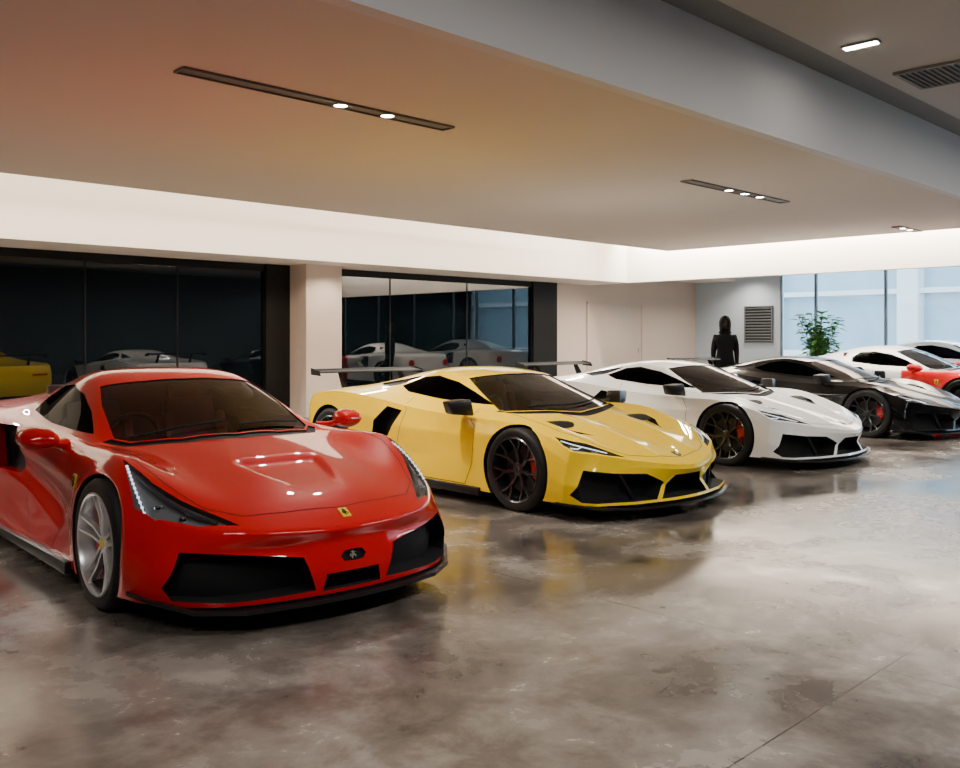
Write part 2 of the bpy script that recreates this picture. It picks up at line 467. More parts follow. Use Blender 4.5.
# ---------------------------------------------------------------- curvy coupe
def build_curvy(pmat):
    car = bpy.data.objects.new('car', None); C.objects.link(car)
    T = [
     [(0, -.97, .46), (.25, -.95, .465), (.5, -.86, .478), (.68, -.72, .495), (.83, -.53, .52)],
     [(0, -.74, .585), (.25, -.71, .588), (.48, -.64, .583), (.67, -.53, .595), (.85, -.37, .63)],
     [(0, -.38, .69), (.27, -.36, .69), (.52, -.32, .662), (.70, -.26, .705), (.85, -.14, .755)],
     [(0, .02, .77), (.28, .03, .768), (.54, .08, .735), (.71, .1, .785), (.85, .14, .80)],
     [(0, .32, .825), (.34, .38, .82), (.68, .58, .80), (.77, .58, .80), (.86, .52, .785)],
     [(0, .72, 1.01), (.31, .77, 1.0), (.62, .92, .965), (.785, .97, .835), (.885, .95, .785)],
     [(0, 1.12, 1.155), (.29, 1.16, 1.145), (.565, 1.26, 1.095), (.785, 1.32, .85), (.90, 1.3, .80)],
     [(0, 1.55, 1.21), (.28, 1.56, 1.2), (.53, 1.6, 1.145), (.78, 1.65, .875), (.915, 1.65, .83)],
     [(0, 2.0, 1.175), (.26, 2.0, 1.165), (.48, 2.0, 1.11), (.75, 2.05, .92), (.94, 2.08, .88)],
     [(0, 2.5, 1.06), (.24, 2.5, 1.055), (.45, 2.5, 1.02), (.72, 2.55, .945), (.94, 2.55, .905)],
     [(0, 3.0, .95), (.25, 3.0, .95), (.5, 3.0, .945), (.72, 3.0, .93), (.91, 3.0, .89)],
     [(0, 3.4, .90), (.25, 3.39, .90), (.5, 3.36, .895), (.7, 3.31, .88), (.85, 3.22, .85)]]
    Fr = [
     [(0, -.955, .385), (.25, -.93, .385), (.54, -.85, .39), (.76, -.70, .40), (.90, -.49, .41)],
     [(0, -.975, .26), (.25, -.955, .26), (.57, -.88, .26), (.81, -.71, .265), (.935, -.475, .27)],
     [(0, -.96, .135), (.25, -.94, .135), (.57, -.865, .135), (.80, -.69, .135), (.925, -.475, .135)]]
    S = []
    rows = {-.34: ((.925, .51), (.95, .33), (.94, .135)), -.12: ((.94, .62), (.965, .42), (.95, .13)), .14: ((.945, .66), (.968, .44), (.95, .13)),
            .5: ((.93, .64), (.94, .42), (.945, .13)), .95: ((.92, .655), (.905, .40), (.945, .13)), 1.3: ((.93, .66), (.91, .40), (.95, .13)),
            1.65: ((.945, .68), (.93, .42), (.955, .13)), 2.08: ((.975, .72), (.965, .45), (.955, .13)), 2.55: ((.98, .74), (.98, .45), (.955, .13)),
            3.0: ((.95, .7), (.955, .42), (.93, .15))}
    for y, r in rows.items(): S.append([(x, y, z) for x, z in r])
    B = [[(0, 3.46, .72), (.25, 3.45, .72), (.5, 3.42, .72), (.74, 3.36, .72), (.89, 3.24, .7)],
         [(0, 3.48, .45), (.25, 3.47, .45), (.5, 3.44, .45), (.76, 3.37, .45), (.91, 3.24, .45)],
         [(0, 3.4, .2), (.25, 3.39, .2), (.5, 3.37, .2), (.74, 3.3, .2), (.88, 3.2, .2)]]
    cr = [('T', 'col', 3, 4, 8, .5), ('T', 'row', 4, 0, 3, .45), ('T', 'row', 0, 0, 4, .5), ('S', 'col', 2, 4, 7, .3), ('T', 'col', 2, 4, 7, .3), ('F', 'row', 1, 0, 4, .35), ('T', 'col', 4, 0, 3, .45)]
    def disp(p):
        if p.x > .6:
            for cy in (0, 2.65):
                d = math.hypot(p.y - cy, p.z - .343); p.x += .016 * math.exp(-((d - .38) / .05) ** 2)
        if p.y < .3 and p.z > .5 and p.x < .6:
            w = .13 + .13 * sm(-.75, -.1, p.y)
            p.z -= .034 * (1 - sm(w - .035, w + .02, p.x)) * sm(-.72, -.28, p.y) * (1 - sm(-.20, -.13, p.y))
        if p.x > .7 and .45 < p.y < 1.9:
            zc = .36 + (p.y - .5) * .22
            p.x -= .035 * math.exp(-((p.z - zc) / .08) ** 2) * sm(.45, .8, p.y)
        if p.y < -.45 and .14 < p.z < .46 and .2 < p.x < .88:
            p.y += .03 * math.exp(-((p.z - .37) / .05) ** 2) * sm(.2, .4, p.x) * (1 - sm(.72, .86, p.x))
        return p
    b = Body(T, Fr, S, B, cr, disp)
    up = lambda c, n: n.z > .15 and c.z > .45
    sd = lambda c, n: n.x > .25 and c.x > .4 and c.z > .8
    fr = lambda c, n: c.y < -.35 and n.y < -.1
    b.cut('wheel_arch', circle(0, .343, .365), (1, 2), lambda c, n: c.x > .6 and c.z < .78, True, off=(-.3, 0, 0), mat=None)
    b.cut('wheel_arch', circle(2.65, .343, .378), (1, 2), lambda c, n: c.x > .6 and c.z < .78, True, off=(-.3, 0, 0), mat=None)
    b.cut('windshield', [(0, .34), (.32, .385), (.58, .52), (.65, .62), (.60, .97), (.53, 1.21), (.27, 1.12), (0, 1.09)], (0, 1), up, center=True, off=(0, .003, -.006), mat=M['glass'])
    b.cut('windshield_cowl', [(0, .25), (.34, .30), (.64, .47), (.72, .62), (.665, .62), (.59, .51), (.325, .375), (0, .332)], (0, 1), up, center=True, off=(0, 0, -.012), mat=M['matte'])
    b.cut('side_window', [(.74, .845), (1.0, .965), (1.26, 1.055), (1.55, 1.105), (1.82, 1.09), (1.93, 1.0), (1.9, .92), (1.4, .868)], (1, 2), sd, off=(-.005, 0, 0), mat=M['sglass'])
    b.cut('side_intake', [(1.45, .66), (1.56, .54), (2.0, .54), (2.04, .84), (1.66, .84)], (1, 2), lambda c, n: n.x > .1 and c.x > .6, off=(-.09, .05, 0), mat=M['matte'], wall=0)
    b.cut('headlight', [(.54, -.79), (.70, -.685), (.845, -.50), (.895, -.36), (.875, -.22), (.845, -.07), (.82, -.17), (.785, -.32), (.71, -.49), (.62, -.645)], (0, 1),
          lambda c, n: c.z > .46 and c.y < .1, off=(-.008, .02, -.03), mat=M['housing'], lens=True)
    b.cut('front_intake', [(.865, .225), (.79, .39), (.60, .375), (.27, .335), (.21, .165), (.62, .155), (.83, .165)], (0, 2), fr, off=(0, .15, 0), mat=M['matte'])
    b.cut('center_intake', [(0, .24), (.155, .24), (.175, .155), (0, .155)], (0, 2), fr, center=True, off=(0, .10, 0), mat=M['matte'])
    b.cut('emblem_recess', [(0, .345), (.055, .34), (.075, .315), (.055, .29), (0, .285)], (0, 2), fr, center=True, off=(0, .015, 0), mat=M['trim'])
    o = b.finish(car, pmat)
    for sg, hl in ((1, o['headlight'][0]), (-1, o['headlight'][1])):
        q = MB(); P = []
        for t in range(12):
            f = t / 11; x = .868 + (.843 - .868) * f + .008 * math.sin(f * 3.1); y = -.42 + .30 * f
            l, n = b.hit((x, y), 'top')
            P.append((sg * l.x, l.y, l.z - .014))
        q.tube(P, .003, 6)
        for p_ in P: q.box(p_, (.010, .012, .010))
        q.obj('light_strip', M['led'], hl)
        q = MB(); P = []
        for (x, y) in ((.615, -.70), (.685, -.60), (.755, -.46), (.81, -.30), (.832, -.18)):
            l, n = b.hit((x, y), 'top'); P.append((sg * l.x, l.y, l.z - .016))
        q.tube(P, [.012, .014, .014, .012, .005], 8).obj('inner_bezel', M['hdark'], hl)
        for (x, y, r) in ((.73, -.58, .027), (.805, -.45, .025)):
            l, n = b.hit((x, y), 'top')
            if l: MB().lathe([(-.03, r * .3), (-.012, r * .95), (0, r), (0, r * .85), (-.022, r * .1)], 20, 'z', o=(sg * l.x, l.y + .008, l.z - .016)).obj('lamp_reflector', M['chrome'], hl)
    b.ribbon([(.0, -.84), (.3, -.80), (.5, -.74), (.64, -.59), (.73, -.35), (.785, -.1), (.79, .15), (.77, .47)], 'top', car)
    b.ribbon([(.64, .76), (.60, .60), (.66, .40), (.84, .17), (1.3, .17), (1.42, .4), (1.44, .7), (1.48, .84)], 'side', car)
    badge(b, car, (0, -.88), 'top', .05, .07, M['gold'], M['matte'], False)
    l, n = b.hit((0, .315), 'front')
    MB().prism(HORSE, .004, lambda a, c, t: (a * .05, l.y + .010 - t, .315 + c * .045)).obj('emblem', M['chrome'], car, smooth=False)
    for sd_ in (1, -1): badge(b, car, (.42, .62), 'side', .06, .085, M['gold'], M['matte'], True, sd_)
    lip(car, [(0, -1.0), (.25, -.985), (.57, -.92), (.77, -.78), (.91, -.60), (.965, -.44)], .10, .12, M['trim'], rise=.07)
    for sg in (1, -1):
        MB().prism([(.45, .10), (2.25, .10), (2.25, .15), (.45, .17)], .05, lambda a, c, t: (sg * (.93 + t), a, c)).obj('side_skirt', M['trim'], car, bevel=.006)
        mr = MB()
        mr.add([(sg * x, y, z) for x, y, z in [(.93, .63, .75), (1.17, .69, .765), (1.18, .70, .915), (.94, .64, .925), (.95, .86, .77), (1.16, .86, .775), (1.16, .86, .915), (.95, .86, .925), (.95, .57, .84), (1.12, .62, .84)]],
               [[0, 1, 9, 8], [8, 9, 2, 3], [1, 2, 9], [0, 8, 3], [4, 7, 6, 5], [0, 4, 5, 1], [3, 2, 6, 7], [1, 5, 6, 2], [0, 3, 7, 4]])
        at = mr.obj('mirror', pmat, car, sub=2)
        MB().tube([(sg * .86, .82, .79), (sg * .93, .78, .80), (sg * 1.0, .75, .82)], [.035, .022, .02], 8).obj('mirror_stalk', pmat, at)
        MB().tube([(sg * .62, 3.44, .66), (sg * .62, 3.475, .66)], .085, 24).obj('tail_light', M['redcal'], car)
    for (x0, x1) in ((-.54, -.02), (.05, .54)):
        P = []
        for j in range(9):
            x = x0 + (x1 - x0) * j / 8; l, n = b.hit((x, .36 + .40 * x * x + .05 + .05 * j / 8), 'top'); P.append(l + n * .018)
        MB().tube(P, .008, 6).obj('wiper', M['matte'], car)
    MB().bounds(-.66, .66, -.8, 3.3, .10, .14).bounds(-.5, .5, 3.0, 3.36, .14, .3).obj('underbody', M['matte'], car)
    interior(car, .45, 1.2)
    for y, R in ((0, .343), (2.65, .35)):
        for sg in (1, -1): make_wheel(car, .972, y, sg, 'star', R, M['redcal'])
    return car

# ---------------------------------------------------------------- angular wedge supercar
def build_wedge(pmat):
    car = bpy.data.objects.new('car', None); C.objects.link(car)
    T = [
     [(0, -1.04, .405), (.25, -.99, .42), (.52, -.86, .46), (.76, -.71, .505), (.93, -.55, .535)],
     [(0, -.80, .50), (.25, -.77, .53), (.5, -.67, .535), (.75, -.50, .61), (.94, -.37, .62)],
     [(0, -.4, .595), (.27, -.38, .65), (.54, -.30, .63), (.77, -.15, .73), (.955, -.1, .69)],
     [(0, -.05, .68), (.3, 0, .735), (.62, .1, .712), (.81, .15, .78), (.96, .15, .725)],
     [(0, .16, .75), (.37, .22, .78), (.75, .44, .775), (.84, .5, .785), (.96, .5, .73)],
     [(0, .58, .94), (.34, .62, .935), (.66, .78, .91), (.84, .85, .795), (.96, .85, .745)],
     [(0, 1.0, 1.085), (.29, 1.03, 1.08), (.57, 1.1, 1.05), (.82, 1.2, .825), (.95, 1.2, .76)],
     [(0, 1.4, 1.136), (.27, 1.42, 1.13), (.53, 1.46, 1.10), (.80, 1.55, .86), (.955, 1.55, .79)],
     [(0, 1.85, 1.115), (.26, 1.86, 1.105), (.47, 1.88, 1.06), (.77, 1.95, .90), (.98, 1.95, .84)],
     [(0, 2.35, 1.02), (.25, 2.35, 1.015), (.44, 2.35, .985), (.74, 2.38, .92), (.995, 2.38, .875)],
     [(0, 2.9, .90), (.25, 2.9, .90), (.45, 2.9, .895), (.75, 2.9, .89), (.99, 2.85, .865)],
     [(0, 3.45, .83), (.25, 3.44, .83), (.5, 3.38, .83), (.74, 3.30, .83), (.93, 3.15, .815)]]
    Fr = [
     [(0, -1.04, .37), (.25, -.995, .385), (.54, -.865, .41), (.80, -.71, .43), (.96, -.54, .45)],
     [(0, -.95, .25), (.25, -.94, .25), (.57, -.87, .26), (.87, -.74, .26), (.99, -.53, .28)],
     [(0, -1.0, .13), (.25, -.98, .13), (.57, -.91, .13), (.87, -.77, .13), (.98, -.52, .13)]]
    rows = [(-.38, ((.98, .53), (1.0, .33), (.98, .13))), (-.1, ((1.0, .62), (1.01, .42), (.99, .12))), (.15, ((1.0, .62), (1.01, .42), (.99, .12))),
            (.5, ((.995, .59), (1.0, .38), (.99, .12))), (.85, ((.992, .58), (.992, .36), (.99, .12))), (1.2, ((.990, .58), (.982, .35), (1.0, .12))),
            (1.55, ((.993, .59), (.98, .35), (1.01, .12))), (1.95, ((1.01, .64), (.99, .36), (1.01, .12))), (2.38, ((1.02, .70), (1.02, .42), (1.01, .12))),
            (2.85, ((1.015, .70), (1.02, .42), (1.0, .14)))]
    S = [[(x, y, z) for x, z in r] for y, r in rows]
    B = [[(0, 3.48, .7), (.25, 3.47, .7), (.5, 3.42, .7), (.76, 3.34, .7), (.95, 3.18, .7)],
         [(0, 3.45, .45), (.25, 3.45, .45), (.5, 3.40, .45), (.76, 3.32, .45), (.96, 3.18, .45)],
         [(0, 3.35, .2), (.25, 3.35, .2), (.5, 3.3, .2), (.76, 3.23, .2), (.92, 3.15, .2)]]
    cr = [('T', 'col', 4, 0, 11, 1), ('T', 'col', 3, 0, 10, 1), ('T', 'col', 2, 4, 10, .85), ('T', 'col', 2, 0, 4, 1), ('T', 'row', 0, 0, 4, 1), ('T', 'row', 4, 0, 4, .9), ('T', 'col', 1, 0, 4, 1),
          ('S', 'col', 1, 0, 11, .9), ('S', 'col', 2, 3, 8, .5), ('F', 'col', 4, 0, 3, 1), ('F', 'col', 2, 0, 3, 1), ('F', 'col', 3, 0, 3, 1), ('F', 'row', 1, 0, 4, 1), ('F', 'row', 2, 0, 4, .9), ('T', 'row', 6, 0, 2, .6), ('S', 'row', 0, 0, 3, .9), ('T', 'row', 1, 2, 4, .8), ('B', 'row', 1, 0, 4, .8), ('T', 'row', 11, 0, 4, .9)]
    b = Body(T, Fr, S, B, cr, None, fit=.6, crisp=.975)
    up = lambda c, n: n.z > .15 and c.z > .45
    sd = lambda c, n: n.x > .2 and c.x > .4 and c.z > .78
    fr = lambda c, n: c.y < -.42 and n.y < -.1
    b.cut('wheel_arch', circle(0, .343, .370), (1, 2), lambda c, n: c.x > .6 and c.z < .80, True, off=(-.3, 0, 0), mat=None)
    b.cut('wheel_arch', circle(2.7, .352, .385), (1, 2), lambda c, n: c.x > .6 and c.z < .80, True, off=(-.3, 0, 0), mat=None)
    b.cut('windshield', [(0, .17), (.36, .23), (.69, .42), (.725, .47), (.63, .80), (.55, 1.06), (.28, 1.0), (0, .97)], (0, 1), up, center=True, off=(0, .003, -.006), mat=M['glass'])
    b.cut('windshield_cowl', [(0, .08), (.33, .12), (.74, .38), (.77, .46), (.73, .465), (.695, .41), (.365, .22), (0, .16)], (0, 1), up, center=True, off=(0, 0, -.012), mat=M['matte'])
    b.cut('side_window', [(.56, .83), (.85, .93), (1.12, 1.01), (1.45, 1.06), (1.68, 1.04), (1.90, .95), (1.70, .90), (1.2, .857)], (1, 2), sd, off=(-.005, 0, 0), mat=M['sglass'])
    b.cut('engine_vent', [(1.96, .955), (2.12, .93), (2.35, .955), (1.78, 1.045), (1.74, 1.04)], (1, 2), sd, off=(-.02, 0, -.01), mat=M['matte'])
    b.cut('side_intake', [(1.54, .74), (1.74, .48), (1.98, .46), (1.94, .62), (1.76, .77)], (1, 2), lambda c, n: n.x > .1 and c.x > .6, off=(-.10, .08, 0), mat=M['matte'], wall=1)
    b.cut('headlight', [(.56, -.80), (.72, -.715), (.90, -.56), (.925, -.47), (.90, -.35), (.835, -.46), (.68, -.63)], (0, 1),
          lambda c, n: c.z > .45 and n.z > .1, off=(0, .02, -.025), mat=M['hdark'], lens=True)
    b.cut('front_intake', [(.965, .205), (.885, .395), (.70, .37), (.44, .355), (.26, .275), (.36, .15), (.92, .15)], (0, 2), fr, off=(0, .16, 0), mat=M['matte'])
    b.cut('center_intake', [(0, .33), (.17, .33), (.22, .27), (.31, .15), (0, .15)], (0, 2), fr, center=True, off=(0, .13, 0), mat=M['matte'])
    b.cut('hood_vent', [(.46, -.40), (.62, -.20), (.66, -.06), (.60, -.09)], (0, 1), up, off=(0, 0, -.03), mat=M['matte'])
    o = b.finish(car, pmat)
    for sg, hl in ((1, o['headlight'][0]), (-1, o['headlight'][1])):
        P1 = []
        for (x, y) in ((.66, -.69), (.73, -.63), (.80, -.55), (.85, -.48), (.89, -.41)):
            l, n = b.hit((x, y), 'top'); P1.append((sg * l.x, l.y, l.z - .010))
        q = MB().tube(P1, .0045, 6)
        P1 = []
        for (x, y) in ((.80, -.55), (.85, -.55), (.89, -.51)):
            l, n = b.hit((x, y), 'top'); P1.append((sg * l.x, l.y, l.z - .010))
        q.tube(P1, .0045, 6).obj('light_strip', M['led'], hl)
        l, n = b.hit((.76, -.64), 'top')
        MB().lathe([(-.02, .005), (-.008, .022), (0, .026), (0, .020), (-.016, .003)], 20, 'z', o=(sg * l.x, l.y, l.z - .012)).obj('lamp_reflector', M['chrome'], hl)
    b.ribbon([(0, -.93), (.3, -.88), (.52, -.77), (.67, -.60), (.80, -.33), (.84, 0), (.82, .35)], 'top', car)
    b.ribbon([(.62, .80), (.50, .62), (.52, .35), (.62, .16), (1.45, .16), (1.6, .42), (1.48, .75), (1.56, .86)], 'side', car)
    badge(b, car, (0, -.88), 'top', .07, .08, M['trim'], M['gold'], shape=BULL)
    lip(car, [(0, -1.04), (.25, -1.02), (.57, -.95), (.88, -.81), (1.0, -.62), (1.01, -.48)], .09, .106, M['trim'], rise=.04)
    for sg in (1, -1):
        MB().prism([(.50, .15), (.52, .15), (.64, .362), (.61, .362)], .03, lambda a, c, t: (sg * a, -.885 + (a - .4) * .42 + t, c)).obj('intake_blade', M['trim'], car)
        MB().prism([(.42, .08), (2.25, .08), (2.3, .17), (1.6, .15), (.42, .15)], .055, lambda a, c, t: (sg * (.965 + t), a, c)).obj('side_skirt', M['trim'], car, bevel=.006)
        mr = MB(); mr.add([(sg * x, y, z) for x, y, z in [(.98, .50, .75), (1.16, .57, .765), (1.21, .59, .88), (1.00, .52, .895), (.98, .70, .76), (1.15, .70, .77), (1.19, .70, .88), (1.0, .69, .89)]],
                [[0, 1, 2, 3], [4, 7, 6, 5], [0, 4, 5, 1], [3, 2, 6, 7], [1, 5, 6, 2], [0, 3, 7, 4]])
        m = mr.obj('mirror', M['trim'], car, bevel=.018)
        MB().tube([(sg * .90, .68, .77), (sg * .97, .66, .79), (sg * 1.04, .64, .81)], [.03, .02, .02], 8).obj('mirror_stalk', M['trim'], m)
        MB().prism([(3.42, .62), (3.46, .62), (3.465, .66), (3.42, .66)], .35, lambda a, c, t: (sg * (.45 + t), a - (.35 * t), c)).obj('tail_light', M['redcal'], car)
    P = []
    for j in range(11):
        x = -.5 + .9 * j / 10; l, n = b.hit((x, .24 + .42 * x * x + .06 * j / 10), 'top'); P.append(l + n * .016)
    MB().tube(P, .008, 6).obj('wiper', M['matte'], car)
    wy = 3.40
    w = MB().prism([(-.08, .0), (-.05, .014), (.05, .024), (.09, .045), (.085, .025), (.03, .004)], 1.44, lambda a, c, t: (t - .72, wy + a, 1.03 + c)).obj('rear_wing', M['matte'], car, bevel=.001)
    for sg in (1, -1):
        MB().prism([(-.09, -.03), (.10, -.02), (.105, .055), (-.06, .025)], .010, lambda a, c, t: (sg * (.72 + t), wy + a, 1.03 + c)).obj('wing_end_plate', M['matte'], w)
        MB().prism([(wy - .20, .83), (wy - .08, .82), (wy + .02, 1.045), (wy - .05, 1.04)], .018, lambda a, c, t: (sg * .42 + t - .012, a, c)).obj('wing_strut', M['matte'], w)
    MB().bounds(-.66, .66, -.8, 3.2, .10, .14).bounds(-.5, .5, 3.0, 3.3, .14, .3).obj('underbody', M['matte'], car)
    interior(car, .32, 1.12, .76)
    for y, R in ((0, .343), (2.7, .352)):
        for sg in (1, -1): make_wheel(car, 1.012, y, sg, 'y', R)
    return car

def copy_tree(o, parent=None, swap={}):
    n = o.copy()
    if n.data and any(m in swap for m in n.data.materials):
        n.data = n.data.copy()
        for i, m in enumerate(n.data.materials):
            if m in swap: n.data.materials[i] = swap[m]
    C.objects.link(n)
    if parent: n.parent = parent
    for c in o.children: copy_tree(c, n, swap)
    return n
def place(o, x, y, label, rz=0, sc=1):
    rz = math.radians(rz); o.scale = (sc, sc, sc)
    o.location = (x, y, 0); o.rotation_euler = (0, 0, rz); o['label'] = label; o['category'] = 'car'; o['group'] = 'supercars parked in a showroom row'

redcar = build_curvy(M['red'])
yel = build_wedge(M['yellow'])
whi = copy_tree(yel, None, {M['yellow']: M['white']})
blk = copy_tree(yel, None, {M['yellow']: M['black']})
r5 = copy_tree(redcar, None, {M['alloy']: M['blackalloy']})
w6 = copy_tree(redcar, None, {M['red']: M['white']})
for c in r5.children:
    if c.name.startswith('body'):
        c.data = c.data.copy(); c.data.materials.append(M['white'])
        for p_ in c.data.polygons:
            if p_.material_index == 0 and p_.center.y > .28 and (p_.center.z > .80 or p_.center.y > 1.0): p_.material_index = 2
place(redcar, 2.95, 4.76, 'glossy red curvy two-seat sports coupe with silver star wheels', -4)
place(yel, 6.53, 5.09, 'bright yellow angular wedge supercar with black wheels and wing', -2.5)
place(whi, 10.17, 5.31, 'white angular wedge supercar with black wheels and red calipers', -1.5)
place(blk, 14.15, 5.40, 'glossy black low supercar with black rear wing')
place(r5, 17.95, 5.3, 'white-roofed sports coupe with red front beside the black supercar', 0, 1.06)
place(w6, 21.3, 5.3, 'white sports coupe parked next to the tall windows', 0, 1.15)

# ---------------------------------------------------------------- room
def concrete():
    m, N, L, B = newmat('polished_concrete')
    g = N.new('ShaderNodeNewGeometry')
    def noise(sc, det, dist, rough=.55):
        n = N.new('ShaderNodeTexNoise'); n.inputs['Scale'].default_value = sc; n.inputs['Detail'].default_value = det
        n.inputs['Distortion'].default_value = dist; n.inputs['Roughness'].default_value = rough
        L.new(g.outputs['Position'], n.inputs['Vector']); return n
    n1 = noise(.85, 8, .4, .60); n2 = noise(3.4, 8, .3, .68)
    ad = N.new('ShaderNodeMath'); ad.operation = 'MULTIPLY_ADD'; ad.inputs[1].default_value = .35
    L.new(n2.outputs['Fac'], ad.inputs[0])
    m2 = N.new('ShaderNodeMath'); m2.operation = 'MULTIPLY'; m2.inputs[1].default_value = .65; L.new(n1.outputs['Fac'], m2.inputs[0]); L.new(m2.outputs[0], ad.inputs[2])
    cr = N.new('ShaderNodeValToRGB'); e = cr.color_ramp.elements
    e[0].position = .37; e[0].color = (.050, .042, .036, 1); e[1].position = .65; e[1].color = (.32, .285, .25, 1)
    x = cr.color_ramp.elements.new(.5); x.color = (.135, .116, .100, 1)
    L.new(ad.outputs[0], cr.inputs[0])
    sp = N.new('ShaderNodeSeparateXYZ'); L.new(g.outputs['Position'], sp.inputs[0])
    lines = None
    for ax, off in (('X', 4.02), ('Y', 1.58)):
        a = N.new('ShaderNodeMath'); a.operation = 'SUBTRACT'; a.inputs[1].default_value = off; L.new(sp.outputs[ax], a.inputs[0])
        w = N.new('ShaderNodeMath'); w.operation = 'PINGPONG'; w.inputs[1].default_value = 3.0; L.new(a.outputs[0], w.inputs[0])
        c = N.new('ShaderNodeMath'); c.operation = 'LESS_THAN'; c.inputs[1].default_value = .0035; L.new(w.outputs[0], c.inputs[0])
        if lines is None: lines = c
        else:
            mx = N.new('ShaderNodeMath'); mx.operation = 'MAXIMUM'; L.new(lines.outputs[0], mx.inputs[0]); L.new(c.outputs[0], mx.inputs[1]); lines = mx
    mc = N.new('ShaderNodeMix'); mc.data_type = 'RGBA'; mc.inputs['B'].default_value = (.03, .026, .023, 1)
    L.new(lines.outputs[0], mc.inputs['Factor']); L.new(cr.outputs[0], mc.inputs['A']); L.new(mc.outputs['Result'], B.inputs['Base Color'])
    rr = N.new('ShaderNodeMapRange'); rr.inputs['From Min'].default_value = .38; rr.inputs['From Max'].default_value = .64
    rr.inputs['To Min'].default_value = .12; rr.inputs['To Max'].default_value = .32
    L.new(ad.outputs[0], rr.inputs['Value']); L.new(rr.outputs[0], B.inputs['Roughness'])
    bp = N.new('ShaderNodeBump'); bp.inputs['Strength'].default_value = .03; bp.inputs['Distance'].default_value = .02
    L.new(n2.outputs['Fac'], bp.inputs['Height']); L.new(bp.outputs[0], B.inputs['Normal'])
    B.inputs['Specular IOR Level'].default_value = .7
    return m
M['floor'] = concrete()
M['ceil'] = pm('warm_ceiling_plaster', (.62, .56, .50), .85, noise=.04, ns=.5)
M['ceil2'] = pm('grey_ceiling_plaster', (.40, .385, .37), .85, noise=.04, ns=.7)
M['beam'] = pm('grey_beam_plaster', (.64, .64, .65), .8, noise=.05, ns=.7)
M['cove'] = pm('cream_cove_plaster', (.93, .88, .81), .85, noise=.02, ns=.6)
M['wallm'] = pm('beige_wall_plaster', (.66, .56, .49), .8, noise=.04, ns=.7)
M['wallfar'] = pm('dark_taupe_wall', (.14, .125, .115), .8, noise=.1, ns=.7)
M['wallblue'] = pm('pale_grey_wall', (.56, .66, .76), .8, noise=.04, ns=.7)
M['dark'] = pm('dark_recess', (.02, .02, .02), .6, noise=.1)
M['gap'] = pm('grey_shadow_gap', (.18, .18, .18), .7, noise=.1)
M['slat'] = pm('pale_grey_slat', (.34, .37, .40), .5, noise=.05)
M['dglass'] = pm('dark_glass', (.003, .006, .009), .012, spec=.7, noise=.05, ns=1)
M['frame'] = pm('black_frame', (.008, .008, .008), .6, noise=.1, spec=.2)
M['wframe'] = pm('grey_window_frame', (.22, .24, .26), .4, metal=.3, noise=.05)
M['wglass'] = glassmat('window_glass', (.92, .97, .98), 1.4)
M['door'] = pm('painted_door', (.61, .52, .455), .5, noise=.03)

def st(name, x0, x1, y0, y1, z0, z1, mat, label, cat='structure'):
    return MB().bounds(x0, x1, y0, y1, z0, z1).obj(name, mat, smooth=False, label=label, category=cat, kind='structure')
X0, X1, Y0, Y1 = -5, 23.3, -7, 14.5
st('floor', X0 - .2, X1 + .2, Y0 - .2, Y1 + .2, -.2, 0, M['floor'], 'polished mottled brown-grey concrete floor', 'floor')
st('ceiling', X0, 17.2, 4.32, 11.4, 3.32, 3.44, M['ceil'], 'warm-lit dropped plaster ceiling panel', 'ceiling')
st('ceiling', X0, X1 + .1, 4.3, Y1 + .1, 4.12, 4.25, M['cove'], 'upper cream ceiling above the light cove', 'ceiling')
st('ceiling', X0, X1 + .1, Y0, 3.78, 4.05, 4.25, M['ceil2'], 'high grey plaster ceiling', 'ceiling')
st('ceiling', 18.42, X1, 4.32, 13.18, 3.3, 3.4, M['cove'], 'pale ceiling by the tall windows', 'ceiling')
st('trim_1', X0, X1 + .1, 3.78, 4.2, 4.12, 4.25, M['gap'], 'shadow gap beside the ceiling beam', 'trim')
st('trim_2', X0, X1 + .1, 4.2, 4.32, 3.32, 4.25, M['beam'], 'long grey plaster ceiling beam', 'beam')
st('trim_3', X0, 18.42, 13.2, Y1 + .1, 2.75, 4.12, M['cove'], 'cream bulkhead lit by hidden cove lights', 'bulkhead')
st('trim_4', 18.2, 18.42, 4.32, 13.2, 2.75, 4.12, M['cove'], 'cream bulkhead beside the window bay', 'bulkhead')
st('trim_7', 18.42, X1, 13.2, Y1 + .1, 3.0, 4.12, M['cove'], 'cream bulkhead above the beige wall', 'bulkhead')
st('wall_back', 17.05, X1 + .1, Y1, Y1 + .2, 0, 3.3, M['wallm'], 'plain beige plaster wall', 'wall')
st('wall_left', X0 - .2, X0, Y0, Y1 + .1, 0, 4.25, M['wallfar'], 'dark taupe side wall', 'wall')
st('wall_front', X0, X1 + .2, Y0 - .2, Y0, 0, 4.25, M['wallfar'], 'dark taupe wall facing the cars', 'wall')
st('wall_right', X1, X1 + .2, 11.87, Y1 + .2, 0, 4.25, M['wallblue'], 'pale blue-grey wall beside the windows', 'wall')
st('trim_5', X1, X1 + .2, 4.3, 11.87, 3.4, 4.25, M['cove'], 'header above the tall windows', 'trim')
st('pillar', 9.5, 10.28, 13.9, Y1 + .1, 0, 2.75, M['wallm'], 'square beige plaster pillar between glass bays', 'pillar')
st('wall_behind_glass', X0, 17.05, Y1 + .12, Y1 + .2, 0, 2.75, M['dark'], 'dark wall behind the glass partition', 'wall')
wi = 1
